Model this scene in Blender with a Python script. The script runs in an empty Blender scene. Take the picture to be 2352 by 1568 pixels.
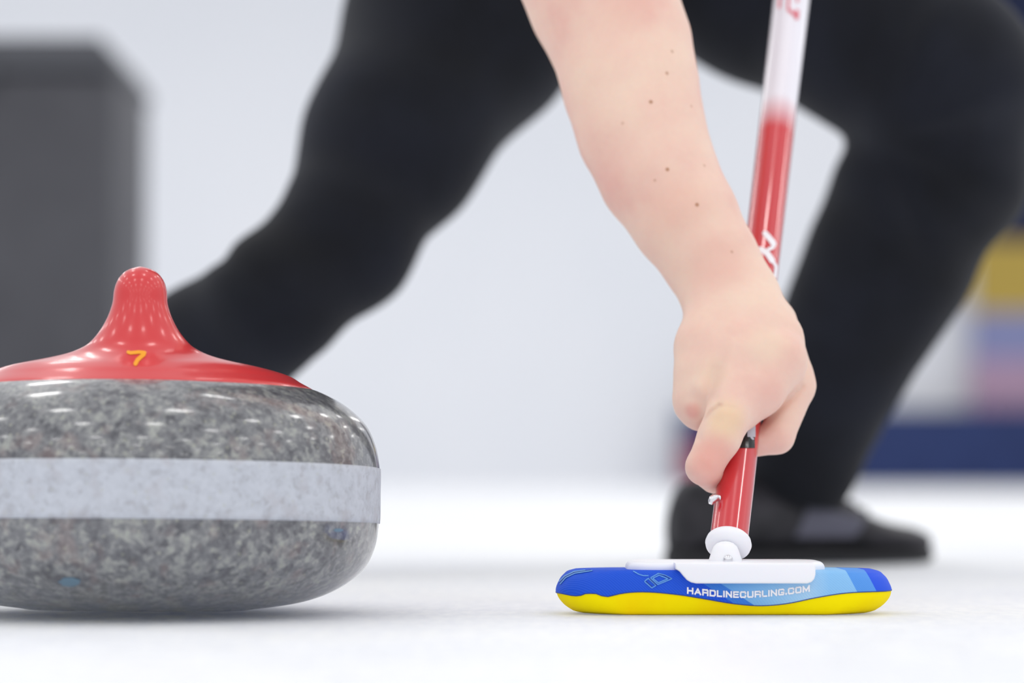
import bpy, bmesh, math, random
import numpy as np
from mathutils import Vector, Matrix
from mathutils.bvhtree import BVHTree

random.seed(7)
scn = bpy.context.scene
COL = scn.collection

# ------------------------------------------------------------------ camera
F = 6880.0                      # focal length in photograph pixels (2352 wide, about a 105 mm lens)
CAMH = 0.0816                   # the camera lies almost on the ice
PITCH = math.atan((1098 - 784) / F)
cam_d = bpy.data.cameras.new('camera')
cam = bpy.data.objects.new('camera', cam_d); COL.objects.link(cam)
cam.location = (0, 0, CAMH)
cam.rotation_euler = (math.pi / 2 + PITCH, 0, 0)
cam_d.sensor_width = 36.0
cam_d.lens = F / 2352 * 36.0
cam_d.clip_start = 0.02; cam_d.clip_end = 200
cam_d.dof.use_dof = True
cam_d.dof.focus_distance = 1.815
cam_d.dof.aperture_fstop = 3.7
scn.camera = cam

# ------------------------------------------------------------------ world, lamps, exposure
w = bpy.data.worlds.new('hall_ambient'); scn.world = w
w.use_nodes = True
bg = w.node_tree.nodes['Background']
bg.inputs[0].default_value = (0.95, 0.965, 1.0, 1)
bg.inputs[1].default_value = 0.78
for lx in (-7.1, -4.5, -1.9, 0.7, 3.3, 5.9, 8.5):
    for k in range(12):
        ly = -9.8 + k * 2.8
        ld = bpy.data.lights.new('ceiling_strip_light', 'AREA')
        ld.shape = 'RECTANGLE'; ld.size = 0.55; ld.size_y = 0.44
        ld.energy = 10.6; ld.color = (1.0, 0.985, 0.965)
        lo = bpy.data.objects.new('ceiling_strip_light', ld); COL.objects.link(lo)
        lo.location = (lx, ly, 4.2)
scn.view_settings.view_transform = 'Standard'
scn.view_settings.look = 'None'
scn.view_settings.exposure = 0.0
scn.view_settings.gamma = 1.0
scn.view_settings.use_curve_mapping = False

# ------------------------------------------------------------------ helpers
CT, ST = math.cos(PITCH), math.sin(PITCH)
def ray(px, py):
    dx = (px - 1176) / F; dz = (784 - py) / F
    return Vector((dx, CT - dz * ST, ST + dz * CT))
def at(px, py, Y):
    d = ray(px, py)
    return Vector((0, 0, CAMH)) + d * (Y / d.y)
def srgb(r, g, b):
    f = lambda c: (c / 255 / 12.92) if c / 255 <= 0.04045 else ((c / 255 + 0.055) / 1.055) ** 2.4
    return (f(r), f(g), f(b), 1)

def link(name, me, mat=None, parent=None, smooth=True):
    o = bpy.data.objects.new(name, me); COL.objects.link(o)
    if mat: me.materials.append(mat)
    if smooth:
        me.polygons.foreach_set('use_smooth', [True] * len(me.polygons))
    if parent is not None:
        o.parent = parent
        m = Matrix.Identity(4); q = parent
        while q is not None:
            m = q.matrix_basis.inverted() @ m if q.parent is None else m
            q = q.parent
        if parent.parent is None:
            o.matrix_parent_inverse = parent.matrix_basis.inverted()
    return o
def mesh_of(verts, faces, name='mesh'):
    me = bpy.data.meshes.new(name)
    me.from_pydata([tuple(v) for v in verts], [], [tuple(f) for f in faces])
    me.update(); return me
def bm_mesh(bm, name='mesh'):
    me = bpy.data.meshes.new(name); bm.to_mesh(me); bm.free(); return me
def thing(name, label, cat, loc):
    o = bpy.data.objects.new(name, None); COL.objects.link(o)
    o.empty_display_size = 0.05
    o.location = loc; o['label'] = label; o['category'] = cat
    return o
def auto(o, ang=40):
    me = o.data
    me.polygons.foreach_set('use_smooth', [True] * len(me.polygons))
    me.set_sharp_from_angle(angle=math.radians(ang))

def box(lo, hi, bev=0.0, seg=3):
    bm = bmesh.new(); bmesh.ops.create_cube(bm, size=1)
    for v in bm.verts:
        v.co = Vector([(lo[i] + hi[i]) / 2 + v.co[i] * (hi[i] - lo[i]) for i in range(3)])
    if bev: bmesh.ops.bevel(bm, geom=bm.edges[:], offset=bev, segments=seg, affect='EDGES', profile=0.5)
    return bm_mesh(bm)

def prism(pts, y0, y1, bev=0.0, seg=3):
    """outline in the x-z plane, extruded in depth, edges rounded"""
    bm = bmesh.new()
    a = [bm.verts.new((p[0], y0, p[1])) for p in pts]
    f = bm.faces.new(a)
    r = bmesh.ops.extrude_face_region(bm, geom=[f])
    for v in r['geom']:
        if isinstance(v, bmesh.types.BMVert): v.co.y = y1
    bmesh.ops.recalc_face_normals(bm, faces=bm.faces[:])
    if bev:
        ed = [e for e in bm.edges if abs(e.verts[0].co.y - e.verts[1].co.y) < 1e-7]
        bmesh.ops.bevel(bm, geom=ed, offset=bev, segments=seg, affect='EDGES', profile=0.5)
    return bm_mesh(bm)

def lathe(prof, n=96, M=None, close=True):
    """prof: (radius, height) list revolved about z, then moved by M"""
    vs, fs = [], []
    rings = []
    for r, z in prof:
        if r < 1e-6:
            rings.append([len(vs)]); vs.append(Vector((0, 0, z)))
        else:
            ring = []
            for i in range(n):
                a = 2 * math.pi * i / n
                ring.append(len(vs)); vs.append(Vector((r * math.cos(a), r * math.sin(a), z)))
            rings.append(ring)
    for A, B in zip(rings, rings[1:]):
        for i in range(n):
            j = (i + 1) % n
            if len(A) == 1 and len(B) == 1: continue
            if len(A) == 1: fs.append((A[0], B[j], B[i]))
            elif len(B) == 1: fs.append((A[i], A[j], B[0]))
            else: fs.append((A[i], A[j], B[j], B[i]))
    if M is not None: vs = [M @ v for v in vs]
    return mesh_of(vs, fs)

def tube(pts, rad, n=12):
    """swept tube through points, closed ends; rad number or list"""
    pts = [Vector(p) for p in pts]
    if not isinstance(rad, (list, tuple)): rad = [rad] * len(pts)
    vs, fs = [], []
    up = Vector((0, 0, 1))
    for i, p in enumerate(pts):
        t = (pts[min(i + 1, len(pts) - 1)] - pts[max(i - 1, 0)]).normalized()
        a = t.cross(up)
        if a.length < 1e-3: a = t.cross(Vector((1, 0, 0)))
        a.normalize(); b = a.cross(t)
        for k in range(n):
            th = 2 * math.pi * k / n
            vs.append(p + (a * math.cos(th) + b * math.sin(th)) * rad[i])
    for i in range(len(pts) - 1):
        for k in range(n):
            j = (k + 1) % n
            fs.append((i * n + k, i * n + j, (i + 1) * n + j, (i + 1) * n + k))
    fs.append(tuple(range(n))); fs.append(tuple(reversed(range(len(vs) - n, len(vs)))))
    return mesh_of(vs, fs)

def smooth_curve(xs, ys, q):
    """monotone-ish cubic interpolation (Catmull-Rom tangents)"""
    xs = np.array(xs, float); ys = np.array(ys, float)
    m = np.gradient(ys, xs)
    q = np.clip(np.array(q, float), xs[0], xs[-1])
    i = np.clip(np.searchsorted(xs, q) - 1, 0, len(xs) - 2)
    h = xs[i + 1] - xs[i]; t = (q - xs[i]) / h
    return ((2*t**3 - 3*t**2 + 1) * ys[i] + (t**3 - 2*t**2 + t) * h * m[i]
            + (-2*t**3 + 3*t**2) * ys[i+1] + (t**3 - t**2) * h * m[i+1])

# ---- signed distance modelling: smooth unions of round cones, polygonised with surface nets
def cone_sdf(P, a, b, ra, rb, ysc=1.0):
    a = np.array(a, float); b = np.array(b, float); P = P.copy() if ysc != 1 else P
    if ysc != 1:
        P[:, 1] *= ysc; a[1] *= ysc; b[1] *= ysc
    ab = b - a; L2 = ab @ ab
    t = np.clip(((P - a) @ ab) / L2, 0, 1)
    d = P - a - t[:, None] * ab
    return np.sqrt((d * d).sum(1)) - (ra + (rb - ra) * t)
def smin(a, b, k):
    h = np.clip(0.5 + 0.5 * (b - a) / k, 0, 1)
    return b + (a - b) * h - k * h * (1 - h)
def smax(a, b, k): return -smin(-a, -b, k)

def nets(fn, lo, hi, h):
    lo = np.array(lo, float); hi = np.array(hi, float)
    S = 4
    n = (np.ceil((hi - lo) / (h * S)).astype(int)) * S
    cs = [lo[i] + h * S * (np.arange(n[i] // S) + 0.5) for i in range(3)]
    G = np.stack(np.meshgrid(*cs, indexing='ij'), -1).reshape(-1, 3)
    dc = fn(G).reshape([len(c) for c in cs])
    D = dc.repeat(S, 0).repeat(S, 1).repeat(S, 2).astype(np.float32)
    need = (np.abs(dc) < h * S * 2.2).repeat(S, 0).repeat(S, 1).repeat(S, 2)
    idx = np.argwhere(need)
    D[need] = fn(lo + h * (idx + 0.5))
    ins = D < 0
    cnt = np.zeros([s - 1 for s in D.shape], np.int8)
    for a in (0, 1):
        for b in (0, 1):
            for c in (0, 1):
                cnt += ins[a:a + cnt.shape[0], b:b + cnt.shape[1], c:c + cnt.shape[2]]
    act = (cnt > 0) & (cnt < 8)
    ai = np.argwhere(act)
    vid = -np.ones(act.shape, np.int64); vid[act] = np.arange(len(ai))
    pos = np.zeros((len(ai), 3)); num = np.zeros(len(ai))
    corners = [(a, b, c) for a in (0, 1) for b in (0, 1) for c in (0, 1)]
    for p in corners:
        for q in corners:
            if sum(abs(p[i] - q[i]) for i in range(3)) != 1 or p > q: continue
            A = ai + p; B = ai + q
            da = D[A[:, 0], A[:, 1], A[:, 2]]; db = D[B[:, 0], B[:, 1], B[:, 2]]
            cr = (da < 0) != (db < 0)
            t = np.where(cr, da / np.where(cr, da - db, 1), 0)
            pos += np.where(cr[:, None], A + t[:, None] * (B - A), 0); num += cr
    V = lo + h * (pos / num[:, None] + 0.5)
    quads = []
    for ax in range(3):
        u, v = (ax + 1) % 3, (ax + 2) % 3
        s0 = [slice(None)] * 3; s1 = [slice(None)] * 3
        s0[ax] = slice(0, -1); s1[ax] = slice(1, None)
        ch = ins[tuple(s0)] != ins[tuple(s1)]
        e = np.argwhere(ch)
        e = e[(e[:, u] > 0) & (e[:, v] > 0) & (e[:, u] < D.shape[u] - 1) & (e[:, v] < D.shape[v] - 1)]
        def cell(du, dv):
            c = e.copy(); c[:, u] += du; c[:, v] += dv
            return vid[c[:, 0], c[:, 1], c[:, 2]]
        q = np.stack([cell(-1, -1), cell(0, -1), cell(0, 0), cell(-1, 0)], 1)
        fl = ~ins[e[:, 0], e[:, 1], e[:, 2]]
        q[fl] = q[fl][:, ::-1]
        quads.append(q)
    Q = np.concatenate(quads)
    used = np.unique(Q); mp = np.zeros(len(V), np.int64); mp[used] = np.arange(len(used))
    V = V[used]; Q = mp[Q]
    return V, Q
def relax(V, Q, it=3, lam=0.5):
    for _ in range(it):
        acc = np.zeros_like(V); c = np.zeros(len(V))
        for i in range(4):
            a = Q[:, i]; b = Q[:, (i + 1) % 4]
            np.add.at(acc, a, V[b]); np.add.at(c, a, 1)
            np.add.at(acc, b, V[a]); np.add.at(c, b, 1)
        V = V + lam * (acc / c[:, None] - V)
    return V
def nets_mesh(V, Q):
    me = bpy.data.meshes.new('mesh')
    me.vertices.add(len(V)); me.vertices.foreach_set('co', V.astype(np.float32).ravel())
    me.loops.add(len(Q) * 4); me.loops.foreach_set('vertex_index', Q.astype(np.int32).ravel())
    me.polygons.add(len(Q)); me.polygons.foreach_set('loop_start', np.arange(0, len(Q) * 4, 4, dtype=np.int32))
    me.update(calc_edges=True)
    return me

# ---- thin printed marks laid on a surface
def bvh_of(o):
    me = o.data
    return BVHTree.FromPolygons([v.co.copy() for v in me.vertices], [tuple(p.vertices) for p in me.polygons])
def cast(b, px, py, off=0.0003):
    d = ray(px, py).normalized()
    hit, nrm, _, _ = b.ray_cast(Vector((0, 0, CAMH)), d)
    if hit is None: return None
    if nrm.dot(d) > 0: nrm = -nrm
    return hit + nrm * off
def lay(b, pts, faces, off=0.0003):
    P = [cast(b, x, y, off) for x, y in pts]
    good = [f for f in faces if all(P[i] is not None for i in f)]
    P = [p if p is not None else Vector((0, 0, 0)) for p in P]
    used = sorted({i for f in good for i in f}); mp = {k: i for i, k in enumerate(used)}
    return [P[k] for k in used], [tuple(mp[i] for i in f) for f in good]
def ribbon(pts, wd, step=2.0):
    """polyline in photograph coordinates -> strip of quads, tapered round ends"""
    out = []
    for (x0, y0), (x1, y1) in zip(pts, pts[1:]):
        n = max(1, int(math.hypot(x1 - x0, y1 - y0) / step))
        out += [(x0 + (x1 - x0) * i / n, y0 + (y1 - y0) * i / n) for i in range(n)]
    out.append(pts[-1])
    V, Fc = [], []
    N = len(out)
    for i, (x, y) in enumerate(out):
        a = out[max(0, i - 1)]; c = out[min(N - 1, i + 1)]
        tx, ty = c[0] - a[0], c[1] - a[1]; L = math.hypot(tx, ty) or 1
        nx, ny = -ty / L, tx / L
        e = min(i, N - 1 - i) * step / (wd * 0.5)
        r = wd / 2 * math.sqrt(max(0.15, 1 - (1 - min(1, e)) ** 2))
        for s in (-1, -0.33, 0.33, 1): V.append((x + nx * r * s, y + ny * r * s))
    for i in range(N - 1):
        for k in range(3):
            Fc.append((i*4+k, i*4+k+1, (i+1)*4+k+1, (i+1)*4+k))
    return V, Fc
def marks(name, b, shapes, mat, parent, off=0.0003):
    VV, FF = [], []
    for V, Fc in shapes:
        v, f = lay(b, V, Fc, off)
        FF += [tuple(i + len(VV) for i in q) for q in f]; VV += v
    o = link(name, mesh_of(VV, FF), mat, None, False)
    o.parent = parent
    if parent.parent is None: o.matrix_parent_inverse = parent.matrix_basis.inverted()
    else: o.matrix_parent_inverse = Matrix.Identity(4)
    return o
def grid_patch(x0, y0, x1, y1, n=6, slant=0.0):
    V = [(x0 + (x1 - x0) * i / n + slant * ((y0 + (y1 - y0) * j / n) - y0), y0 + (y1 - y0) * j / n) for j in range(n + 1) for i in range(n + 1)]
    Fc = [(j*(n+1)+i, j*(n+1)+i+1, (j+1)*(n+1)+i+1, (j+1)*(n+1)+i) for j in range(n) for i in range(n)]
    return V, Fc

# ------------------------------------------------------------------ materials
def mat(name, col=(0.8, 0.8, 0.8, 1), rough=0.5, spec=0.5, metal=0.0, coat=0.0, coat_r=0.03, sss=0.0):
    m = bpy.data.materials.new(name); m.use_nodes = True
    b = m.node_tree.nodes['Principled BSDF']
    b.inputs['Base Color'].default_value = col
    b.inputs['Roughness'].default_value = rough
    b.inputs['Specular IOR Level'].default_value = spec
    b.inputs['Metallic'].default_value = metal
    b.inputs['Coat Weight'].default_value = coat
    b.inputs['Coat Roughness'].default_value = coat_r
    if sss:
        b.inputs['Subsurface Weight'].default_value = sss
        b.inputs['Subsurface Radius'].default_value = (1.0, 0.35, 0.2)
        b.inputs['Subsurface Scale'].default_value = 0.006
    return m
class NT:
    def __init__(s, m):
        s.t = m.node_tree; s.b = s.t.nodes['Principled BSDF']
        s.co = s.t.nodes.new('ShaderNodeTexCoord').outputs['Object']
    def put(s, sock, v):
        if isinstance(v, (int, float, tuple, list)): sock.default_value = v
        else: s.t.links.new(v, sock)
    def noise(s, scale, detail=3, rough=0.5, vec=None):
        n = s.t.nodes.new('ShaderNodeTexNoise'); s.put(n.inputs['Vector'], vec or s.co)
        n.inputs['Scale'].default_value = scale; n.inputs['Detail'].default_value = detail
        n.inputs['Roughness'].default_value = rough
        return n.outputs['Fac']
    def voro(s, scale, out='Color', vec=None, feature='F1'):
        n = s.t.nodes.new('ShaderNodeTexVoronoi'); s.put(n.inputs['Vector'], vec or s.co)
        n.feature = feature; n.inputs['Scale'].default_value = scale
        return n.outputs[out]
    def ramp(s, fac, stops, interp='LINEAR'):
        n = s.t.nodes.new('ShaderNodeValToRGB'); s.put(n.inputs[0], fac)
        cr = n.color_ramp; cr.interpolation = interp
        while len(cr.elements) < len(stops): cr.elements.new(0.5)
        for e, (p, c) in zip(cr.elements, stops): e.position = p; e.color = c
        return n.outputs[0]
    def mix(s, f, a, b, mode='MIX'):
        n = s.t.nodes.new('ShaderNodeMix'); n.data_type = 'RGBA'; n.blend_type = mode
        s.put(n.inputs[0], f); s.put(n.inputs[6], a); s.put(n.inputs[7], b)
        return n.outputs[2]
    def math(s, op, a, b=0.0, c=None):
        n = s.t.nodes.new('ShaderNodeMath'); n.operation = op
        s.put(n.inputs[0], a); s.put(n.inputs[1], b)
        if c is not None: s.put(n.inputs[2], c)
        return n.outputs[0]
    def sep(s, v=None):
        n = s.t.nodes.new('ShaderNodeSeparateXYZ'); s.put(n.inputs[0], v or s.co); return n.outputs
    def scale(s, v3):
        n = s.t.nodes.new('ShaderNodeMapping'); s.put(n.inputs[0], s.co); n.inputs['Scale'].default_value = v3
        return n.outputs[0]
    def bump(s, h, strength=0.3, dist=0.001):
        n = s.t.nodes.new('ShaderNodeBump'); s.put(n.inputs['Height'], h)
        n.inputs['Strength'].default_value = strength; n.inputs['Distance'].default_value = dist
        s.t.links.new(n.outputs[0], s.b.inputs['Normal'])
    def color(s, c): s.put(s.b.inputs['Base Color'], c)

# ice
M_ice = mat('pebbled_ice', srgb(243, 245, 250), 0.42, 0.05)
M_ice.node_tree.nodes['Principled BSDF'].inputs['Subsurface Weight'].default_value = 1.0
M_ice.node_tree.nodes['Principled BSDF'].inputs['Subsurface Radius'].default_value = (1.0, 1.0, 1.0)
M_ice.node_tree.nodes['Principled BSDF'].inputs['Subsurface Scale'].default_value = 0.2
n = NT(M_ice)
c1 = n.noise(3.0, 4); fr = n.ramp(n.noise(105, 3, 0.65, n.scale((1, 0.33, 1))), [(0.38, srgb(222, 225, 232)), (0.62, srgb(255, 255, 255))])
n.color(n.mix(0.28, n.ramp(c1, [(0.3, srgb(238, 240, 246)), (0.7, srgb(248, 249, 252))]), fr, 'MULTIPLY'))
pb = n.noise(420, 3, 0.6, n.scale((0.35, 1, 1)))
pk = n.noise(90, 2, 0.5)
n.bump(n.math('ADD', n.math('MULTIPLY', pb, 0.6), pk), 0.55, 0.0012)
rr = n.ramp(n.noise(25, 3), [(0.3, (0.36, 0.36, 0.36, 1)), (0.7, (0.52, 0.52, 0.52, 1))])
n.t.links.new(rr, n.b.inputs['Roughness'])
# painted wall
M_wall = mat('painted_wall', srgb(230, 232, 237), 0.7, 0.3)
n = NT(M_wall); n.color(n.ramp(n.noise(0.6, 3), [(0.3, srgb(240, 242, 246)), (0.7, srgb(245, 246, 249))]))
M_navy = mat('navy_board_paint', srgb(34, 52, 100), 0.5, 0.3)
n = NT(M_navy); n.color(n.ramp(n.noise(2.0, 2), [(0.3, srgb(30, 46, 92)), (0.7, srgb(40, 58, 108))]))
M_navy_dk = mat('dark_navy_print', srgb(16, 28, 62), 0.5, 0.3)
M_mustard = mat('mustard_print', srgb(178, 152, 70), 0.5, 0.3)
M_lilac = mat('lilac_print', srgb(132, 136, 176), 0.5, 0.3)
M_pink = mat('dusty_pink_print', srgb(176, 146, 170), 0.5, 0.3)
M_crimson = mat('crimson_print', srgb(150, 26, 66), 0.5, 0.3)
M_bin = mat('dark_grey_plastic', srgb(82, 82, 88), 0.6, 0.3)
n = NT(M_bin); n.color(n.ramp(n.noise(5, 2), [(0.3, srgb(72, 72, 77)), (0.7, srgb(82, 82, 87))]))
M_bin_lid = mat('grey_plastic_lid', srgb(80, 81, 86), 0.6, 0.3)

def granite(name, cols, rough, coat, lift=None, bumpy=0.0):
    m = mat(name, (0.3, 0.3, 0.3, 1), rough, 0.5, 0, coat, 0.11)
    n = NT(m)
    v1 = n.sep(n.voro(300))[0]
    v2 = n.sep(n.voro(800))[1]
    nz = n.noise(115, 5, 0.6); nb = n.noise(60, 3, 0.6)
    f = n.math('ADD', n.math('ADD', n.math('MULTIPLY', v1, 0.28), n.math('MULTIPLY', v2, 0.12)),
               n.math('ADD', n.math('MULTIPLY', nz, 0.85), n.math('MULTIPLY', nb, 0.35)))
    f = n.math('MULTIPLY', f, 0.625)
    c = n.ramp(f, cols)
    warm = n.ramp(n.noise(75, 2), [(0.55, (0, 0, 0, 1)), (0.72, (1, 1, 1, 1))])
    c = n.mix(n.math('MULTIPLY', n.sep(warm)[0], 0.35), c, srgb(140, 116, 112))
    fleck = n.ramp(n.voro(150, 'Distance'), [(0.10, (1, 1, 1, 1)), (0.22, (0, 0, 0, 1))])
    c = n.mix(n.math('MULTIPLY', n.sep(fleck)[0], 0.45), c, srgb(168, 170, 152))
    if lift: c = n.mix(lift[0], c, lift[1])
    n.color(c)
    if bumpy: n.bump(nz, bumpy, 0.0006)
    return m
M_gran = granite('polished_granite', [(0.36, srgb(70, 70, 76)), (0.47, srgb(104, 105, 109)), (0.54, srgb(124, 125, 127)), (0.66, srgb(158, 160, 154))], 0.32, 0.9)
M_band = granite('frosted_granite', [(0.36, srgb(150, 150, 158)), (0.46, srgb(182, 186, 196)), (0.6, srgb(198, 202, 212))], 0.6, 0.0, (0.5, srgb(198, 202, 209)), 0.3)
M_red = mat('glossy_red_plastic', srgb(214, 42, 46), 0.33, 0.5, 0, 0.7, 0.14)
M_yel7 = mat('yellow_paint', srgb(248, 168, 30), 0.4)
M_chip = mat('blue_paint_mark', srgb(104, 132, 150), 0.4)

M_shaft = mat('shaft_enamel', srgb(205, 32, 44), 0.26, 0.5, 0, 1.0, 0.04)
M_white = mat('white_plastic', srgb(246, 246, 251), 0.35, 0.4, sss=0.1)
M_steel = mat('steel', srgb(225, 225, 230), 0.3, 0.5, 1.0)
M_black = mat('black_label_print', srgb(18, 24, 26), 0.2)
M_silver = mat('silver_print', srgb(190, 190, 200), 0.3)
M_letter = mat('white_print', srgb(248, 246, 250), 0.4)
M_redprint = mat('faded_red_print', srgb(222, 110, 124), 0.4)
M_ltblue = mat('pale_blue_print', srgb(96, 160, 226), 0.5)
M_dkblue = mat('dark_blue_print', srgb(14, 50, 130), 0.5)
M_pad = mat('yellow_pad_fabric', srgb(250, 214, 0), 0.7, 0.08)
n = NT(M_pad)
n.color(n.ramp(n.noise(35, 3, 0.5, n.scale((1, 1, 0.3))), [(0.3, srgb(253, 220, 0)), (0.6, srgb(255, 234, 0))]))
n.bump(n.noise(900, 2), 0.3, 0.0003)

M_skin = mat('skin', srgb(232, 192, 172), 0.5, 0.35, sss=0.35)
M_cloth = mat('black_stretch_cloth', srgb(24, 26, 32), 0.85, 0.2)
n = NT(M_cloth)
n.color(n.ramp(n.noise(9, 4), [(0.3, srgb(18, 20, 26)), (0.7, srgb(29, 32, 42))]))
n.b.inputs['Sheen Weight'].default_value = 0.08
n.bump(n.noise(1500, 2), 0.2, 0.0003)
M_shoe = mat('black_shoe_leather', srgb(48, 47, 52), 0.5, 0.3)
n = NT(M_shoe); n.color(n.ramp(n.noise(28, 3), [(0.35, srgb(38, 38, 42)), (0.65, srgb(62, 60, 66))]))
M_sole = mat('dark_rubber_sole', srgb(44, 44, 47), 0.6, 0.3)
M_mesh = mat('grey_shoe_mesh', srgb(96, 96, 110), 0.6, 0.3)
M_lace = mat('charcoal_lace', srgb(34, 34, 38), 0.8, 0.2)

# ------------------------------------------------------------------ the setting
WALLY = 25.5
fl = link('floor', box((-40, -8, -0.30), (40, WALLY, 0)), M_ice, None, False)
fl['kind'] = 'structure'
wb = link('wall_back', box((-40, WALLY, -0.3), (40, WALLY + 0.2, 5.2)), M_wall, None, False)
wb['kind'] = 'structure'
# low navy board in front of the far wall
def bx_px(x0, y0, x1, y1, Y, d, bev=0.01):
    a = at(x0, y1, Y); b = at(x1, y0, Y)
    return (a.x, Y, max(a.z, 0.0)), (b.x, Y + d, b.z)
YB = WALLY - 0.55
lo, hi = bx_px(1556, 940, 3000, 1119, YB, 0.12)
lo = (lo[0], lo[1], 0.0)
nb = link('dasher_board', box(lo, hi, 0.02), M_navy, None, False)
nb['label'] = 'long low navy blue dasher board at the far edge of the ice'; nb['category'] = 'board'
nbk = link('red_end_panel', box((lo[0] + 0.02, YB - 0.02, 0.05), (lo[0] + 0.26, YB, 0.36)), M_crimson, nb, False)
nbk['label'] = 'crimson panel at the left end of the navy board'
# printed banner standing above the board
YP = WALLY - 0.3
bt = thing('advertising_banner', 'tall printed banner in navy, mustard, lilac and pink behind the navy board', 'banner', (at(2420, 1100, YP).x, YP, 0))
def band(name, y0, y1, m, lab=None):
    a = at(2236, y1, YP); b = at(2700, y0, YP)
    o = link(name, box((a.x, YP, max(0, a.z)), (b.x, YP + 0.06, b.z)), m, bt, False)
    if lab: o['label'] = lab
band('top_panel', -260, 555, M_navy_dk, 'dark navy top panel')
band('yellow_panel', 555, 716, M_mustard, 'mustard yellow panel')
band('lilac_panel', 716, 825, M_lilac, 'lilac blue panel')
band('pink_panel', 825, 1130, M_pink, 'dusty pink panel')

# dark grey plastic cabinet far left
YG = 6.3
cb = thing('storage_cabinet', 'large dark grey plastic cabinet standing on the ice at far left', 'cabinet', (at(0, 1098, YG).x, YG + 0.3, 0))
tl = at(-420, 100, YG); tr = at(232, 100, YG)
bodyp = box((tl.x, YG, 0.0), (tr.x + 0.028, YG + 0.6, tr.z - 0.06), 0.02, 4)
link('cabinet_body', bodyp, M_bin, cb)
pts = [(tl.x + 0.0, tr.z - 0.06), (tr.x + 0.032, tr.z - 0.06), (tr.x + 0.030, tr.z - 0.03), (tr.x + 0.0, tr.z + 0.012), (tl.x + 0.03, tr.z + 0.012)]
link('cabinet_lid', prism(pts, YG - 0.02, YG + 0.62, 0.008), M_bin_lid, cb)
link('lid_handle', box(((tl.x + tr.x) / 2 - 0.08, YG - 0.04, tr.z - 0.08), ((tl.x + tr.x) / 2 + 0.08, YG - 0.018, tr.z - 0.05), 0.006), M_bin_lid, cb)

# ------------------------------------------------------------------ curling stone
SX = (319 - 1176) / 3800.0; SY = 1.81
TILT = math.radians(-1.7); ROLL = math.radians(0.35)
SM = Matrix.Translation((SX, SY, 0.0024)) @ Matrix.Rotation(ROLL, 4, 'Y') @ Matrix.Rotation(TILT, 4, 'X')
stone = thing('curling_stone', 'grey granite curling stone with red handle numbered seven on the ice', 'curling stone', (SX, SY, 0))
rz = [(0.0, 0.005), (0.055, 0.0045), (0.060, 0.0005), (0.065, 0.0), (0.0700, 0.0008), (0.0845, 0.0026), (0.1003, 0.0056), (0.1134, 0.0100), (0.1266, 0.0172),
      (0.1371, 0.0270), (0.1425, 0.0385), (0.1447, 0.0516), (0.1450, 0.070), (0.1447, 0.0880), (0.1424, 0.0995), (0.1371, 0.1113), (0.1266, 0.1218), (0.116, 0.1284),
      (0.1068, 0.1324), (0.08, 0.1345), (0.04, 0.1355), (0.0, 0.136)]
# resample the outer part of the profile smoothly by arc length
arr = np.array(rz[4:20]); sarc = np.concatenate([[0], np.cumsum(np.hypot(*np.diff(arr, axis=0).T))])
q = np.linspace(0, sarc[-1], 90)
pr = smooth_curve(sarc, arr[:, 0], q); pz = smooth_curve(sarc, arr[:, 1], q)
prof = rz[:4] + list(zip(pr, pz)) + rz[20:]
link('granite_body', lathe(prof, 200, SM), M_gran, stone)
bp = [(r + 0.0006, z) for r, z in prof if 0.0516 <= z <= 0.0882 and r > 0.12]
bp = [(bp[0][0] - 0.0012, bp[0][1] - 0.0004)] + bp + [(bp[-1][0] - 0.0012, bp[-1][1] + 0.0004)]
o = link('striking_band', lathe(bp, 200, SM), M_band, stone); o['label'] = 'paler frosted striking band'

# handle: dished plate, flared neck, grip reaching back
NY = -0.045
nz_ = [0.1300, 0.1480, 0.1500, 0.1530, 0.1560, 0.1626, 0.1730, 0.1863, 0.1960, 0.2020, 0.2055, 0.2072]
nr_ = [0.1000, 0.0700, 0.0560, 0.0450, 0.0370, 0.0290, 0.0213, 0.0166, 0.0138, 0.0108, 0.0070, 0.0000]
_zt = np.linspace(0.140, 0.2072, 400)
_ns = np.array([0.1395, 0.1420, 0.1450, 0.1490, 0.1545, 0.1626, 0.1730, 0.1863, 0.1960, 0.2020, 0.2055, 0.2072])
_nr = np.array([0.1000, 0.0760, 0.0590, 0.0450, 0.0350, 0.0268, 0.0205, 0.0160, 0.0134, 0.0110, 0.0072, 0.0000])
_rt = smooth_curve(_ns[:10], _nr[:10], np.minimum(_zt, 0.2020))
_tip = _zt > 0.186
_rt[_tip] = np.sqrt(np.clip(1 - ((_zt[_tip] - 0.186) / 0.0212) ** 2, 0, 1)) * np.interp(0.186, _zt, _rt)
for _ in range(25): _rt[1:-1] = (_rt[:-2] + 2 * _rt[1:-1] + _rt[2:]) / 4
_rp = np.linspace(0, 0.107, 100)
_tp = smooth_curve([0, 0.03, 0.0634, 0.0845, 0.1, 0.107], [0.1445, 0.1442, 0.1435, 0.1410, 0.1365, 0.1335], _rp)
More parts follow.
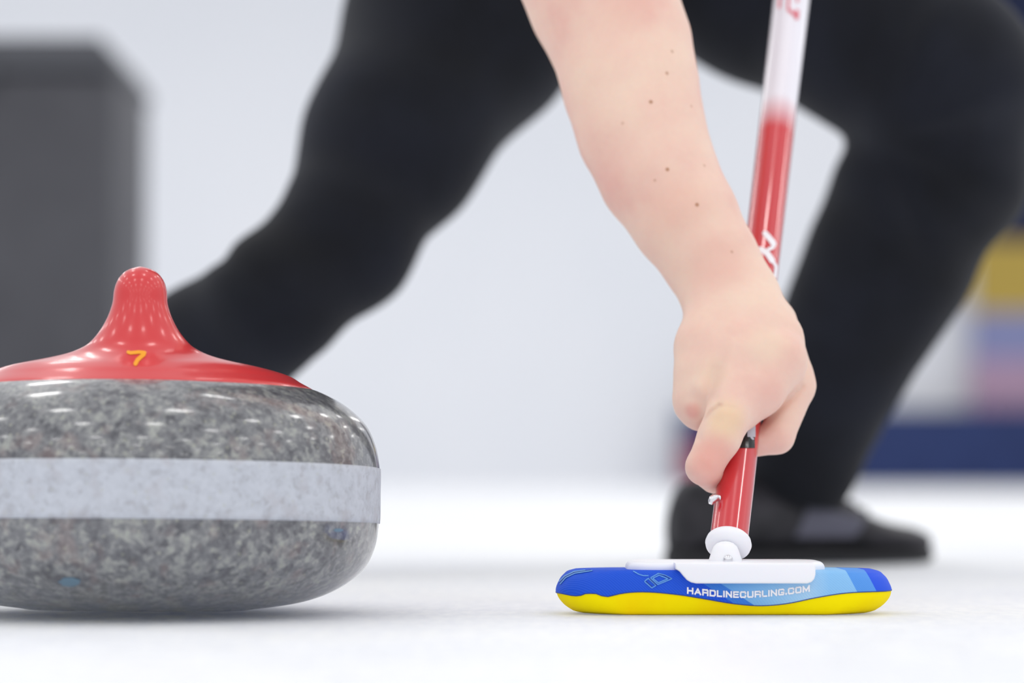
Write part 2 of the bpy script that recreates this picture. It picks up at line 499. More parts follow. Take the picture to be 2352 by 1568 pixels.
def handle_fn(P):
    x, y, z = P[:, 0], P[:, 1], P[:, 2]
    r = np.sqrt(x * x + y * y)
    top = np.interp(r, _rp, _tp)
    top = top + 0.0024 * np.clip(-x / 0.1, -1, 1) * np.clip((0.107 - r) / 0.04, 0, 1)
    plate = np.maximum((z - top) * 0.93, 0.1303 - z)
    plate = smax(plate, r - 0.1098, 0.0015)
    NX = 0.0042
    dy = y - NY; rho0 = np.sqrt((x - NX) ** 2 + dy ** 2)
    sf = np.where(dy < 0, 1 + 0.75 * np.clip((rho0 - 0.012) / 0.03, 0, 1), 1.0)
    rho = np.sqrt((x - NX) ** 2 + (dy * sf) ** 2)
    zq = np.where(z > 0.1445, 0.1445 + (z - 0.1445) / 0.933, z)   # the neck stands near the front rim
    R = np.interp(zq, _zt, _rt * 0.975)
    neck = np.where(zq < 0.2072, (rho - R) * np.interp(z, [0.15, 0.165], [0.3, 0.68]), np.sqrt(rho ** 2 + (z - 0.2030) ** 2) * 0.72)
    neck = np.maximum(neck, 0.1303 - z)
    d = smin(plate, neck, 0.014)
    d = smax(d, r - 0.1098, 0.002)
    dl = np.maximum(0.1098 - r, 0)
    d = smax(d, (z - 0.1322 - dl * 0.52 - 70 * np.maximum(dl - 0.012, 0) ** 2) * 0.5, 0.006)
    g = cone_sdf(P, (NX, NY + 0.004, 0.1895), (-0.0030, NY + 0.055, 0.1870), 0.0115, 0.0115)
    g = np.minimum(g, cone_sdf(P, (-0.0030, NY + 0.055, 0.1870), (-0.0080, NY + 0.095, 0.1840), 0.0115, 0.0105))
    d = smin(d, g, 0.008)
    return d
V, Q = nets(handle_fn, (-0.114, -0.114, 0.127), (0.114, 0.114, 0.212), 0.0012)
V = relax(V, Q, 12, 0.5)
V = (np.c_[V, np.ones(len(V))] @ np.array(SM).T)[:, :3]
handle = link('handle', nets_mesh(V, Q), M_red, stone)
handle['label'] = 'glossy red handle and cap plate'
hb = bvh_of(handle)
seven = [ribbon([(291, 808), (300, 811), (320, 809), (336, 811)], 8, 1.5), ribbon([(334, 812), (326, 818), (316, 827), (309, 840)], 9.5, 1.5)]
marks('number_seven', hb, seven, M_yel7, handle)
gb = bvh_of([c for c in stone.children if c.name.startswith('granite_body')][0])
def blob(cx, cy, rx, ry, n=14):
    V = [(cx, cy)] + [(cx + rx * math.cos(2*math.pi*i/n) * (1 + .18*math.sin(3*i)), cy + ry * math.sin(2*math.pi*i/n)) for i in range(n)]
    return V, [(0, 1 + i, 1 + (i + 1) % n) for i in range(n)]
marks('paint_mark', gb, [blob(160, 1335, 24, 11)], M_chip, stone)
marks('paint_mark', gb, [blob(776, 1217, 11, 4)], M_chip, stone)

# ------------------------------------------------------------------ curling broom
BX = (1659.5 - 1176) / F * 1.825; BY = 1.825
broom = thing('curling_broom', 'red and white curling broom with blue and yellow pad held on the ice', 'broom', (BX, BY, 0))
A_, B_ = 0.1012, 0.035
zi = [0.0, 0.0004, 0.0012, 0.0032, 0.0072, 0.0125, 0.0183, 0.0236, 0.0258, 0.0267]
ii = [0.0200, 0.0150, 0.0115, 0.0075, 0.0028, 0.0, 0.0013, 0.0050, 0.0082, 0.0117]
inset = lambda z: float(smooth_curve(zi, ii, z)) if z > 0.0012 else float(np.interp(z, zi, ii))
sx_ = [(x - 1659.5) / F * 1.80 for x in (1278, 1330, 1337, 1350, 1368, 1376, 1390, 1405, 1550, 1600, 1680, 1740, 1800, 1860, 1920, 2041)]
sz_ = [CAMH - (y - 1098) / F * 1.80 for y in (1362, 1364, 1361, 1360, 1362, 1366, 1367, 1363, 1363, 1371, 1384, 1388, 1383, 1370, 1360, 1356)]
seam = lambda x: float(smooth_curve(sx_, sz_, x))
def rr_out(a, b, r, n=14, nl=40):
    """rounded rectangle outline, many points on its long sides"""
    pts = []
    def arc(cx, cy, a0):
        for i in range(n + 1):
            t = a0 + math.pi / 2 * i / n
            pts.append((cx + r * math.cos(t), cy + r * math.sin(t)))
    def line(p, q_, m):
        for i in range(1, m): pts.append((p[0] + (q_[0] - p[0]) * i / m, p[1] + (q_[1] - p[1]) * i / m))
    line((-(a - r), -b), (a - r, -b), nl); arc(a - r, -(b - r), -math.pi / 2)
    line((a, -(b - r)), (a, b - r), 3); arc(a - r, b - r, 0)
    line((a - r, b), (-(a - r), b), nl); arc(-(a - r), b - r, math.pi / 2)
    line((-a, b - r), (-a, -(b - r)), 3); arc(-(a - r), -(b - r), math.pi)
    return pts
def pad_mesh(zfun, m, grow, captop, capbot):
    vs, fs, N = [], [], None
    base = rr_out(A_, B_, 0.030)
    for k in range(m + 1):
        for (x, y) in base:
            z = zfun(x, k / m)
            i = inset(z)
            f = max(abs(x) / A_, 0)
            # the ends are rounded more than the long front and back
            endw = min(1, max(0, (abs(x) - (A_ - 0.03)) / 0.03))
            L = math.hypot(x, y) or 1
            nx = x * endw / A_; 
            xx = x * (1 - i / A_); yy = y * (1 - (i * (0.35 + 0.45 * endw)) / B_)
            vs.append((BX + xx * (1 + grow / A_), BY + yy * (1 + grow / B_), z))
        N = len(base)
    for k in range(m):
        for j in range(N):
            q_ = (j + 1) % N
            fs.append((k * N + j, k * N + q_, (k + 1) * N + q_, (k + 1) * N + j))
    if capbot: fs.append(tuple(reversed(range(N))))
    if captop: fs.append(tuple(range(m * N, m * N + N)))
    return mesh_of(vs, fs)
pad = link('pad', pad_mesh(lambda x, t: 0.0 + seam(x) * t ** 1.4, 12, 0.0, False, True), M_pad, broom)
pad['label'] = 'yellow fabric underside of the pad'; auto(pad, 50)
M_cover = mat('blue_cover_fabric', srgb(20, 80, 215), 0.6, 0.3)
n = NT(M_cover)
X, _, Z = n.sep()
def pxx(p): return (p - 1176) / F * 1.80
def pzz(p): return CAMH - (p - 1098) / F * 1.80
zr = n.math('SUBTRACT', pzz(1338), Z)                       # metres below the 1338 line
uL = n.math('SUBTRACT', X, n.math('MULTIPLY', zr, 1.55))
uR = n.math('SUBTRACT', X, n.math('MULTIPLY', zr, 0.5))
deep, mid, lite, pale = srgb(6, 78, 212), srgb(52, 122, 216), srgb(96, 164, 228), srgb(172, 212, 242)
g = n.math('DIVIDE', n.math('SUBTRACT', X, pxx(1650)), pxx(1900) - pxx(1650))
grad = n.ramp(g, [(0.0, lite), (0.45, srgb(140, 194, 236)), (0.8, pale), (1.0, srgb(140, 196, 240))])
c = n.mix(n.math('GREATER_THAN', uL, pxx(1612)), deep, mid)
c = n.mix(n.math('GREATER_THAN', uL, pxx(1652)), c, grad)
c = n.mix(n.math('GREATER_THAN', uR, pxx(1953)), c, srgb(84, 152, 232))
c = n.mix(n.math('GREATER_THAN', uR, pxx(2000)), c, srgb(24, 80, 226))
wv = n.t.nodes.new('ShaderNodeTexWave'); wv.inputs['Scale'].default_value = 330; wv.inputs['Distortion'].default_value = 3.0
wv.inputs['Detail'].default_value = 1.0; wv.inputs['Detail Scale'].default_value = 0.12
n.t.links.new(n.co, wv.inputs['Vector'])
wv.bands_direction = 'DIAGONAL'
c = n.mix(n.math('MULTIPLY', wv.outputs['Fac'], 0.12), c, srgb(90, 140, 240))
n.color(c); n.bump(wv.outputs['Fac'], 0.35, 0.0003)
ZT = 0.0267
cover = link('pad_cover', pad_mesh(lambda x, t: seam(x) + (ZT - seam(x)) * (1 - (1 - t) ** 1.3), 16, 0.0004, True, False), M_cover, broom)
cover['label'] = 'blue printed fabric cover'; auto(cover, 50)
cvb = bvh_of(cover)
# stitched seam line
def seam_ring():
    pts = []
    for (x, y) in rr_out(A_, B_, 0.030):
        z = seam(x); i = inset(z); endw = min(1, max(0, (abs(x) - (A_ - 0.03)) / 0.03))
        pts.append(Vector((BX + x * (1 - i / A_) * (1 + .0003 / A_), BY + y * (1 - (i * (0.35 + 0.45 * endw)) / B_) * (1 + .0003 / B_), z)))
    pts.append(pts[0]); return pts
link('seam', tube(seam_ring(), 0.00032, 6), M_dkblue, broom)
# white clamp plate
px2 = lambda p, Y=1.786: (p - 1176) / F * Y
pz2 = lambda p, Y=1.786: CAMH - (p - 1098) / F * Y
lobe = [(1549, 1291.5), (1868, 1291.5), (1871, 1298), (1871, 1318), (1868, 1328), (1862, 1335), (1852, 1338.5), (1598, 1338.5), (1586, 1336), (1577, 1331), (1569, 1322), (1560, 1311), (1550, 1305)]
plate = link('clamp_plate', prism([(px2(a), pz2(b)) for a, b in lobe][::-1], 1.7835, 1.802, 0.0014), M_white, broom)
plate['label'] = 'white plastic plate clamping the pad'; auto(plate, 60)
sl = box((px2(1437, 1.83), 1.800, 0.0262), (px2(1888, 1.83), 1.862, 0.0316), 0.0)
bm = bmesh.new(); bm.from_mesh(sl)
ve = [e for e in bm.edges if abs(e.verts[0].co.z - e.verts[1].co.z) > 0.001]
bmesh.ops.bevel(bm, geom=ve, offset=0.018, segments=8, affect='EDGES', profile=0.5)
te = [e for e in bm.edges if e.verts[0].co.z > 0.0315 and e.verts[1].co.z > 0.0315 and len({round(f.normal.z, 2) for f in e.link_faces}) > 1]
bmesh.ops.bevel(bm, geom=te, offset=0.0044, segments=6, affect='EDGES', profile=0.5)
slo = link('plate_flange', bm_mesh(bm), M_white, plate); auto(slo, 50)
slo.parent = plate; slo.matrix_parent_inverse = Matrix.Identity(4)
# pivot lug, screw and collar
S0 = at(1673, 1249, 1.830); S1 = at(1818, 0, 2.150)
AX = (S1 - S0).normalized()
SR = AX.to_track_quat('Z', 'Y').to_matrix().to_4x4()
def along(s): return Matrix.Translation(S0 + AX * s) @ SR
lug = lathe([(0.0102, 0.0310), (0.0100, 0.0325), (0.0090, 0.0355), (0.0080, 0.0385), (0.0070, 0.0405), (0.0050, 0.0424), (0.0025, 0.0433), (0, 0.0436)], 40, Matrix.Translation((px2(1665, 1.818), 1.8185, 0)))
link('pivot_lug', lug, M_white, broom)
link('screw', lathe([(0.0, 0.0045), (0.0022, 0.004), (0.0029, 0.0025), (0.0030, 0.0)], 24,
     Matrix.Translation((px2(1670, 1.812), 1.8100, 0.0322)) @ Matrix.Rotation(math.radians(75), 4, 'X')), M_steel, broom)
col = lathe([(0.0, -0.0045), (0.0075, -0.0050), (0.0118, -0.0042), (0.0136, -0.0022), (0.0142, 0.0002), (0.0136, 0.0026), (0.0124, 0.0040), (0.0112, 0.0044), (0.0, 0.0044)], 64, along(0.0))
link('collar', col, M_white, broom)
# shaft: red below, fading to white above
LT = (S1 - S0).length
n = NT(M_shaft)
dotn = n.t.nodes.new('ShaderNodeVectorMath'); dotn.operation = 'DOT_PRODUCT'
sub = n.t.nodes.new('ShaderNodeVectorMath'); sub.operation = 'SUBTRACT'
n.t.links.new(n.co, sub.inputs[0]); sub.inputs[1].default_value = S0
n.t.links.new(sub.outputs[0], dotn.inputs[0]); dotn.inputs[1].default_value = AX
tt = n.math('DIVIDE', dotn.outputs['Value'], LT)
def s_at(py):        # axis parameter whose image lies at photograph row py
    lo_, hi_ = 0.0, 1.5
    for _ in range(40):
        m_ = (lo_ + hi_) / 2; p = S0 + (S1 - S0) * m_
        v = p - Vector((0, 0, CAMH)); yy = 784 - F * ((v.z * CT - v.y * ST) / (v.y * CT + v.z * ST))
        if yy > py: lo_ = m_
        else: hi_ = m_
    return lo_
n.color(n.ramp(tt, [(s_at(318), srgb(208, 30, 42)), (s_at(244), srgb(240, 236, 244))]))
sh = lathe([(0.0, 0.004), (0.01165, 0.004), (0.01165, LT * 0.2), (0.0122, LT * 0.6), (0.0130, LT), (0.0130, LT * 1.95), (0.012, LT * 1.953), (0, LT * 1.953)], 48, along(0))
shaft = link('shaft', sh, M_shaft, broom); auto(shaft, 40)
shaft['label'] = 'glossy shaft, red at the bottom and white above'
sb = bvh_of(shaft)
scr = [ribbon([(1752, 534), (1758, 537), (1766, 546), (1774, 556), (1779, 566)], 13, 1.5),
       ribbon([(1779, 564), (1772, 570), (1762, 574)], 8, 1.5),
       ribbon([(1740, 571), (1752, 575), (1762, 582), (1769, 592), (1776, 604)], 13, 1.5),
       ribbon([(1776, 602), (1782, 612), (1779, 640)], 7, 1.5)]
marks('script_lettering', sb, scr, M_letter, shaft)
top = [ribbon([(1793, -30), (1790, 20)], 6, 2), ribbon([(1814, -30), (1810, 20)], 6, 2), ribbon([(1834, -30), (1831, 6)], 6, 2),
       ribbon([(1808, 20), (1820, 30), (1834, 42)], 8, 1.5), ribbon([(1831, 22), (1829, 46)], 9, 1.5)]
marks('red_lettering', sb, top, M_redprint, shaft)
marks('black_label', sb, [grid_patch(1676, 960, 1733, 1029, 8)], M_black, shaft)
marks('silver_mark', sb, [grid_patch(1716, 962, 1734, 1004, 5), ribbon([(1723, 1003), (1730, 1010)], 5, 1.5)], M_silver, shaft, 0.0005)
pin_c = at(1639, 1146, 1.842)
link('spring_pin', tube([at(1652, 1143, 1.842), at(1646, 1143, 1.841), at(1641, 1143, 1.840), at(1637, 1146, 1.839), at(1634, 1152, 1.839), at(1632, 1158, 1.839)], [0.0018, 0.0022, 0.0026, 0.0026, 0.0022, 0.0012], 16), M_steel, broom)
# printed web address and emblem on the cover
ybl = lambda x: float(smooth_curve([1578, 1640, 1700, 1760, 1810, 1862], [1363, 1369.5, 1372.5, 1370, 1365, 1358], x))
GL = {  # block capitals as strokes in a unit box, y up
 'H': ([[(0,0),(0,1)],[(1,0),(1,1)],[(0,.5),(1,.5)]], 1), 'A': ([[(0,0),(.5,1)],[(.5,1),(1,0)],[(.2,.3),(.8,.3)]], 1.1),
 'R': ([[(0,0),(0,1),(.85,1),(1,.85),(1,.6),(.85,.45),(0,.45)],[(.85,.45),(1,.3),(1,0)]], 1),
 'D': ([[(0,0),(0,1),(.8,1),(1,.8),(1,.2),(.8,0),(0,0)]], 1), 'L': ([[(0,1),(0,0),(1,0)]], .8), 'I': ([[(0,0),(0,1)]], 0.0),
 'N': ([[(0,0),(0,1)],[(0,1),(1,0)],[(1,0),(1,1)]], 1), 'E': ([[(1,1),(0,1),(0,0),(1,0)],[(0,.5),(.9,.5)]], .9),
 'C': ([[(1,.72),(1,.85),(.85,1),(.15,1),(0,.85),(0,.15),(.15,0),(.85,0),(1,.15),(1,.28)]], 1), 'U': ([[(0,1),(0,.15),(.15,0),(.85,0),(1,.15),(1,1)]], 1),
 'G': ([[(1,.86),(.85,1),(.15,1),(0,.85),(0,.15),(.15,0),(.85,0),(1,.15),(1,.40),(.58,.40)]], 1), '.': ([[(0,0),(0,.12)]], 0.0),
 'O': ([[(.15,0),(.85,0),(1,.15),(1,.85),(.85,1),(.15,1),(0,.85),(0,.15),(.15,0)]], 1), 'M': ([[(0,0),(0,1)],[(0,1),(.5,.15)],[(.5,.15),(1,1)],[(1,1),(1,0)]], 1.2)}
def block_text(txt, x0, x1, ht, wd, yfun):
    gap = 0.52
    tot = sum(GL[c_][1] + gap for c_ in txt) - gap
    k = (x1 - x0 - wd) / tot; X_ = x0 + wd / 2; out = []
    for c_ in txt:
        st, wg = GL[c_]
        for pl in st:
            P_ = [(X_ + u * wg * k, yfun(X_ + u * wg * k) - wd / 2 - v * (ht - wd)) for u, v in pl]
            for (ax_, ay_), (bx_, by_) in zip(P_, P_[1:]):
                L_ = math.hypot(bx_ - ax_, by_ - ay_) or 1; ux, uy = (bx_ - ax_) / L_, (by_ - ay_) / L_
                e_ = wd * 0.5; ax_ -= ux * e_; ay_ -= uy * e_; bx_ += ux * e_; by_ += uy * e_
                m_ = 3; V_ = []
                for i_ in range(m_ + 1):
                    cx_, cy_ = ax_ + (bx_ - ax_) * i_ / m_, ay_ + (by_ - ay_) * i_ / m_
                    for s_g in (-1, 0, 1): V_.append((cx_ - uy * wd / 2 * s_g, cy_ + ux * wd / 2 * s_g))
                F_ = [(i_*3+q_, i_*3+q_+1, i_*3+q_+4, i_*3+q_+3) for i_ in range(m_) for q_ in range(2)]
                out.append((V_, F_))
        X_ += (wg + gap) * k
    return out
txt = block_text('HARDLINECURLING.COM', 1578, 1860, 15, 3.5, ybl)
marks('web_address_lettering', cvb, txt, M_letter, cover, 0.0003)
em = [ribbon(p, 2.2, 1.5) for p in (
    [(1480, 1335), (1489, 1328), (1507, 1344), (1497, 1350), (1480, 1335)],
    [(1494, 1327), (1512, 1317), (1528, 1321), (1543, 1329), (1526, 1336), (1511, 1342), (1494, 1327)],
    [(1499, 1328), (1514, 1321), (1534, 1329), (1512, 1338), (1499, 1328)],
    [(1454, 1312), (1468, 1319), (1478, 1322), (1490, 1322)],
    [(1287, 1342), (1300, 1327), (1321, 1317), (1361, 1311)],
    [(1285, 1336), (1298, 1323), (1319, 1313), (1345, 1310)])]
marks('stitched_emblem', cvb, em[:4], M_ltblue, cover, 0.0004)
marks('stitched_stripe', cvb, em[4:], M_ltblue, cover, 0.0004)
em2 = [ribbon(p, 1.2, 1.5) for p in (
    [(1483, 1334), (1496, 1346), (1499, 1347)], [(1491, 1328), (1509, 1345)], [(1513, 1318.5), (1527, 1322), (1541, 1329)],
    [(1286, 1339), (1299, 1325), (1320, 1315), (1358, 1310)])]
marks('emblem_outline', cvb, em2[:3], M_dkblue, cover, 0.0005)
marks('stripe_outline', cvb, em2[3:], M_dkblue, cover, 0.0005)

# ------------------------------------------------------------------ person
person = thing('person', 'person in black trousers lunging and gripping the broom with one bare hand', 'person', (0.08, 2.75, 0))

def chain(P, pts, k=None, ysc=1.0):
    d = None
    for (a, b) in zip(pts, pts[1:]):
        A = at(a[0], a[1], a[2]); B = at(b[0], b[1], b[2])
        e = cone_sdf(P, A, B, a[3] * a[2] / F, b[3] * b[2] / F, ysc)
        d = e if d is None else (np.minimum(d, e) if k is None else smin(d, e, k))
    return d
def arm_fn(P):
    fore = chain(P, [(1180, -560, 2.07, 190), (1240, -330, 2.03, 172), (1345, -110, 1.99, 172), (1385, 0, 1.985, 166), (1428, 105, 1.975, 155), (1449, 200, 1.965, 150), (1473, 300, 1.955, 142),
                     (1512, 400, 1.945, 131), (1572, 500, 1.935, 118), (1634, 600, 1.927, 104), (1674, 672, 1.920, 97), (1690, 715, 1.914, 92)], 0.010, 1.12)
    up = chain(P, [(1180, -560, 2.07, 190), (1150, -800, 2.16, 200)], 0.01)
    d = smin(fore, up, 0.02)
    palm = chain(P, [(1668, 700, 1.912, 88), (1636, 800, 1.892, 84), (1630, 870, 1.884, 80), (1618, 915, 1.880, 66)], 0.006, 1.15)
    d = smin(d, palm, 0.012)
    d = smin(d, chain(P, [(1708, 700, 1.912, 84), (1752, 790, 1.897, 92), (1765, 835, 1.890, 84)], 0.006, 1.2), 0.012)
    d = smin(d, chain(P, [(1700, 740, 1.900, 90), (1700, 830, 1.880, 84), (1694, 890, 1.874, 66)], 0.006, 1.2), 0.010)
    d = smin(d, cone_sdf(P, at(1604, 925, 1.880), at(1612, 938, 1.880), 0.0135, 0.0125), 0.010)
    # thumb on the right, wrapping behind the shaft
    th = chain(P, [(1762, 750, 1.912, 72), (1816, 870, 1.908, 54), (1826, 888, 1.906, 46), (1784, 1002, 1.892, 40), (1728, 1022, 1.888, 29)], 0.003)
    d = smin(d, th, 0.0028)
    d = smin(d, chain(P, [(1775, 826, 1.886, 80), (1740, 893, 1.876, 62), (1700, 942, 1.868, 50)], 0.006), 0.0028)
    # middle, ring and little fingers curled round the far side
    for f in ([(1612, 915, 1.884, 52), (1604, 948, 1.900, 38), (1656, 962, 1.914, 34), (1712, 950, 1.911, 28)],
              [(1604, 870, 1.892, 50), (1598, 888, 1.920, 36), (1660, 888, 1.934, 33), (1718, 880, 1.931, 27)],
              [(1600, 830, 1.900, 44), (1600, 826, 1.932, 32), (1664, 822, 1.949, 29), (1722, 816, 1.946, 25)]):
        d = smin(d, chain(P, f, 0.0025), 0.004)
    # index finger in front of the shaft, with a skin crease behind its middle joint
    idx = chain(P, [(1698, 888, 1.868, 56), (1670, 960, 1.857, 53), (1652, 1005, 1.853, 50), (1617, 1072, 1.848, 42), (1638, 1106, 1.868, 28)], 0.0025)
    d = smin(d, idx, 0.005)
    for (p0, p1, r_) in (((1612, 985, 1.862), (1620, 958, 1.859), 0.0016), ((1620, 958, 1.859), (1640, 935, 1.857), 0.0014)):
        d = smax(d, -cone_sdf(P, at(*p0), at(*p1), r_, r_), 0.004)
    # tendons fanning over the back of the hand
    for (p0, p1) in (((1690, 760, 1.8765), (1612, 890, 1.8635)), ((1700, 770, 1.874), (1676, 900, 1.8565))):
        d = smin(d, cone_sdf(P, at(*p0), at(*p1), 0.003, 0.003), 0.010)
    # tendon ridges on the back of the hand
    return d
alo = (-0.10, 1.72, 0.06); ahi = (0.21, 2.25, 0.77)
V, Q = nets(arm_fn, alo, ahi, 0.0016)
V = relax(V, Q, 4, 0.5)
# creases, tendons and knuckles pressed into the side of the hand that faces the camera
def seg_d(px, py, pl):
    best = np.full(len(px), 1e9)
    for (x0, y0), (x1, y1) in zip(pl, pl[1:]):
        vx, vy = x1 - x0, y1 - y0
        t = np.clip(((px - x0) * vx + (py - y0) * vy) / (vx * vx + vy * vy), 0, 1)
        best = np.minimum(best, np.hypot(px - x0 - t * vx, py - y0 - t * vy))
    return best
_f = V[:, 1] * CT + (V[:, 2] - CAMH) * ST
_px = 1176 + F * V[:, 0] / _f; _py = 784 - F * ((V[:, 2] - CAMH) * CT - V[:, 1] * ST) / _f
_front = np.clip((1.905 - V[:, 1] + np.clip((760 - _py) / 4000, 0, 0.05)) / 0.006, 0, 1)
for amp, wd_, pl in ((2.8, 6.5, [(1603, 1008), (1608, 988), (1618, 968), (1634, 946), (1652, 932)]),
                     (-1.0, 26, [(1668, 952), (1672, 962)]), (0.7, 5, [(1660, 932), (1690, 938)]),
                     (-0.9, 11, [(1688, 790), (1664, 860), (1652, 905)]), (-0.7, 13, [(1640, 770), (1600, 880)]),
                     (0.9, 13, [(1640, 850), (1628, 905)]), (0.5, 14, [(1700, 850), (1712, 900)]),
                     (1.4, 7, [(1742, 992), (1792, 938), (1842, 888)]),
                     (-1.0, 16, [(1586, 935), (1590, 945)]),
                     (0.6, 16, [(1588, 700), (1630, 672), (1690, 650)]), (0.5, 12, [(1600, 1060), (1640, 1085)])):
    V[:, 1] += amp * 0.001 * np.exp(-(seg_d(_px, _py, pl) / wd_) ** 2) * _front
body = link('body', nets_mesh(V, Q), M_skin, person)
body['label'] = 'bare forearm and hand'
ab = bvh_of(body)
# skin colouring: mottling, pale stretched knuckle, flushed patches, moles
n = NT(M_skin)
c = n.ramp(n.noise(16, 4, 0.55), [(0.32, srgb(243, 214, 194)), (0.52, srgb(240, 204, 187)), (0.72, srgb(234, 186, 173))])
c = n.mix(n.math('MULTIPLY', n.noise(260, 3), 0.12), c, srgb(204, 150, 132))
def spot(p, r0, r1, strength=1.0):
    vd = n.t.nodes.new('ShaderNodeVectorMath'); vd.operation = 'DISTANCE'
    n.t.links.new(n.co, vd.inputs[0]); vd.inputs[1].default_value = p
    mr = n.t.nodes.new('ShaderNodeMapRange'); mr.interpolation_type = 'SMOOTHSTEP'
    n.t.links.new(vd.outputs['Value'], mr.inputs[0])
    mr.inputs[1].default_value = r0; mr.inputs[2].default_value = r1; mr.inputs[3].default_value = strength; mr.inputs[4].default_value = 0
    return mr.outputs[0]
for x, y, r, colr, st in ((1668, 962, 0.019, (236, 208, 164), 0.55), (1590, 945, 0.008, (228, 150, 140), 0.5), (1640, 1050, 0.020, (226, 146, 134), 0.5),
                          (1760, 900, 0.020, (232, 178, 166), 0.3), (1650, 600, 0.03, (226, 172, 158), 0.38), (1560, 470, 0.03, (228, 176, 158), 0.35), (1440, 20, 0.026, (228, 174, 158), 0.25),
                          (1760, 790, 0.02, (240, 214, 190), 0.6), (1640, 860, 0.016, (236, 206, 182), 0.5)):
    p = cast(ab, x, y, 0)
    if p: c = n.mix(spot(p, r * 0.25, r, st), c, srgb(*colr))
for x, y, r, st in ((1532, 168, 4.2, 0.75), (1495, 234, 4.6, 0.9), (1533, 389, 4.4, 0.9), (1601, 470, 4.6, 0.9), (1544, 118, 4.0, 0.6), (1588, 244, 3.4, 0.5), (1618, 380, 3.4, 0.45),
                    (1504, 414, 3.4, 0.45), (1681, 578, 3.6, 0.5), (1430, 283, 4, 0.35)):
    p = cast(ab, x, y, 0)
    if p: c = n.mix(spot(p, r * 0.4 / 3600, r * 1.6 / 3600, st), c, srgb(182, 130, 98))
n.color(c)
n.bump(n.noise(700, 4, 0.6), 0.12, 0.0004)

# trousers
NOTCH = at(1990, 345, 2.66)
def leg_fn(P):
    rear = chain(P, [(1400, -330, 2.85, 300), (1215, -170, 2.80, 282), (1062, 50, 2.72, 262), (905, 325, 2.62, 200), (787, 555, 2.56, 151), (625, 700, 2.52, 143), (487, 815, 2.57, 158), (335, 985, 2.64, 120), (232, 1150, 2.70, 88)], 0.03)
    front = chain(P, [(1480, -330, 2.88, 300), (1560, -150, 2.84, 246), (1760, -40, 2.76, 222), (2000, 80, 2.68, 212), (2160, 185, 2.64, 236)], 0.03)
    shin = chain(P, [(2170, 200, 2.64, 215), (2174, 350, 2.66, 184), (2118, 450, 2.69, 190), (2040, 600, 2.73, 176), (1980, 720, 2.76, 160), (1905, 868, 2.79, 145), (1860, 985, 2.82, 130), (1838, 1080, 2.84, 108), (1826, 1120, 2.845, 104)], 0.03)
    d = smin(front, shin, 0.012)
    d = smin(d, rear, 0.035)
    d = smin(d, cone_sdf(P, at(1400, -330, 2.88), at(1500, -330, 2.88), 0.135, 0.135), 0.05)
    # cut the hems square to the shins
    for (h0, h1) in (((232, 1150, 2.70), (335, 985, 2.64)), ((1826, 1118, 2.845), (1868, 985, 2.82))):
        a = np.array(at(*h0)); b = np.array(at(*h1)); u = (b - a) / np.linalg.norm(b - a)
        pl = -((P - a) @ u)
        near = np.sqrt(((P - a) ** 2).sum(1))
        d = np.where(near < 0.15, np.maximum(d, pl), d)
    # cloth folds
    x, y, z = P[:, 0], P[:, 1], P[:, 2]
    fx = 0.0012 * np.sin(38 * x + 55 * z + 2.2 * np.sin(17 * z)) * np.sin(14 * x - 21 * z + 9 * y)
    v = P - np.array(NOTCH); rn = np.sqrt(v[:, 0] ** 2 + v[:, 2] ** 2) + 1e-6
    ang = np.arctan2(v[:, 2], v[:, 0])
    fx += 0.006 * np.sin(ang * 9 + 1.2) * np.exp(-((rn - 0.10) / 0.06) ** 2) * (np.cos(ang) > 0) * np.clip(v[:, 0] / 0.03, 0, 1)
    kn = P - np.array(at(560, 650, 2.46)); rk = np.sqrt(kn[:, 0] ** 2 + kn[:, 2] ** 2) + 1e-6
    fx += 0.0035 * np.exp(-((kn[:, 0] * 0.75 + kn[:, 2] * 0.66) / 0.010) ** 2) * np.exp(-(rk / 0.07) ** 2) * 1.6
    return d + fx
V, Q = nets(leg_fn, (-0.46, 2.35, 0.03), (0.56, 3.15, 0.85), 0.0055)
V = relax(V, Q, 2, 0.5)
tro = link('trousers', nets_mesh(V, Q), M_cloth, person); tro['label'] = 'black trousers'

# dark jersey with short sleeve, mostly above the picture
def jersey_fn(P):
    d = cone_sdf(P, (0.095, 2.86, 0.72), (0.07, 2.62, 0.92), 0.15, 0.165)
    d = smin(d, cone_sdf(P, (0.07, 2.62, 0.92), (0.02, 2.40, 1.02), 0.165, 0.13), 0.05)
    d = smin(d, cone_sdf(P, (-0.06, 2.36, 0.93), (0.14, 2.36, 1.06), 0.10, 0.09), 0.06)
    e = at(1160, -740, 2.14)
    d = smin(d, cone_sdf(P, (-0.05, 2.34, 0.93), tuple(e), 0.085, 0.068), 0.04)
    return d
V, Q = nets(jersey_fn, (-0.25, 2.0, 0.5), (0.36, 3.1, 1.3), 0.010)
V = relax(V, Q, 2, 0.5)
link('jersey', nets_mesh(V, Q), M_cloth, person)

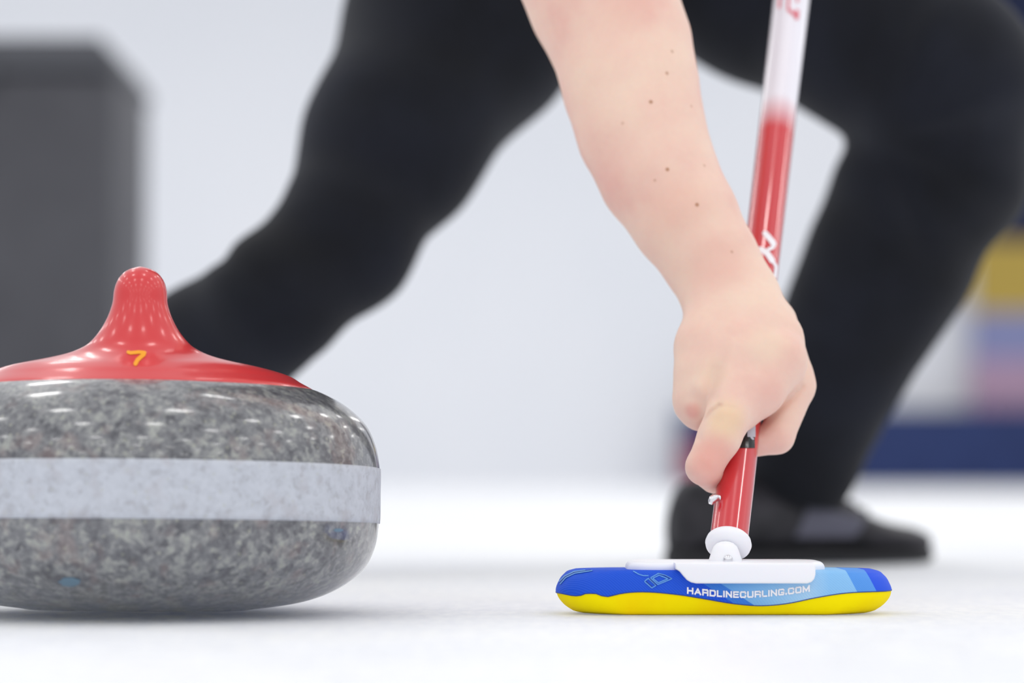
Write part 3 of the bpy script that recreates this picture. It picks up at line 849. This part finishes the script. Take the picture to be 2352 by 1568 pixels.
# shoes
def shoe(Mx, nm='shoe'):
    L = 0.275
    s_ = [0, 0.03, 0.10, 0.25, 0.40, 0.50, 0.60, 0.68, 0.78, 0.88, 0.95, 0.985, 1.0]
    h_ = [0.060, 0.074, 0.081, 0.083, 0.085, 0.083, 0.070, 0.056, 0.043, 0.037, 0.033, 0.027, 0.016]
    w_ = [0.016, 0.026, 0.033, 0.036, 0.037, 0.039, 0.043, 0.046, 0.047, 0.043, 0.033, 0.022, 0.008]
    def loft(z0, hf, wf, m=44, nseg=28):
        vs, fs = [], []
        for k in range(m + 1):
            s = 0.5 - 0.5 * math.cos(math.pi * k / m)
            H = hf(s); W = wf(s); 
            for j in range(nseg):
                t = 2 * math.pi * j / nseg
                cx, cz = math.cos(t), math.sin(t)
                ex = 0.62 if cz < 0 else 0.85
                yy = W * math.copysign(abs(cx) ** 0.75, cx) * (1.0 if cz < 0 else (1 - 0.25 * abs(cz)))
                zz = z0 + (H - z0) * (0.5 + 0.5 * math.copysign(abs(cz) ** ex, cz))
                vs.append(Mx @ Vector((s * L - 0.0, yy, zz)))
        for k in range(m):
            for j in range(nseg):
                q_ = (j + 1) % nseg
                fs.append((k * nseg + j, (k + 1) * nseg + j, (k + 1) * nseg + q_, k * nseg + q_))
        fs.append(tuple(range(nseg))); fs.append(tuple(reversed(range(m * nseg, (m + 1) * nseg))))
        me = mesh_of(vs, fs)
        b = bmesh.new(); b.from_mesh(me); bmesh.ops.recalc_face_normals(b, faces=b.faces[:]); b.to_mesh(me); b.free()
        return me
    hf = lambda s: float(smooth_curve(s_, h_, s)); wf = lambda s: float(smooth_curve(s_, w_, s))
    up = link(nm, loft(0.012, hf, wf), M_shoe, person)
    up['label'] = 'black low-cut curling shoe'
    def sub_(name, me, m_):
        o = link(name, me, m_, None); o.parent = up; o.matrix_parent_inverse = Matrix.Identity(4); return o
    sub_('sole', loft(0.0, lambda s: 0.020, lambda s: wf(s) + 0.0025), M_sole)
    bv = bvh_of(up)
    Mi = Mx.to_3x3()
    for k in range(5):
        s = 0.53 + 0.045 * k; pts = []
        for j in range(9):
            yy = wf(s) * 0.55 * (j / 4 - 1)
            o_ = Mx @ Vector((s * L + 0.004 * math.sin(j), yy, 0.2))
            hit = bv.ray_cast(o_, Mi @ Vector((0, 0, -1)))[0]
            if hit: pts.append(hit + Vector((0, 0, 0.0012)))
        if len(pts) > 2: sub_('lace', tube(pts, 0.0022, 8), M_lace)
    # side mesh panels
    for sd in (-1, 1):
        vs, fs = [], []; nx, nzz = 12, 6; ok = True
        for i in range(nx + 1):
            for j in range(nzz + 1):
                s = 0.40 + 0.22 * i / nx + 0.05 * (j / nzz); z = 0.026 + (0.030 - 0.012 * i / nx) * j / nzz
                o_ = Mx @ Vector((s * L, sd * 0.2, z)); hit, nn, _, _ = bv.ray_cast(o_, Mi @ Vector((0, -sd, 0)))
                if hit is None: ok = False; hit = o_
                vs.append(hit + (Mi @ Vector((0, sd, 0))) * 0.0008)
        for i in range(nx):
            for j in range(nzz):
                a = i * (nzz + 1) + j; fs.append((a, a + nzz + 1, a + nzz + 2, a + 1))
        if ok:
            p_ = sub_('mesh_panel', mesh_of(vs, fs), M_mesh); p_['label'] = 'lighter grey side panel'
    return up
heel = at(1545, 1300, 2.80); toe = at(2122, 1292, 2.90)
hd = Vector((heel.x, 2.79, 0)); td = Vector((toe.x, 2.91, 0))
a_ = math.atan2(td.y - hd.y, td.x - hd.x)
shoe(Matrix.Translation(hd) @ Matrix.Rotation(a_, 4, 'Z') @ Matrix.Scale((td - hd).length / 0.275, 4))
rh = at(160, 1300, 2.72)
shoe(Matrix.Translation((rh.x - 0.02, 2.66, 0)) @ Matrix.Rotation(math.radians(28), 4, 'Z') @ Matrix.Scale(0.94, 4))
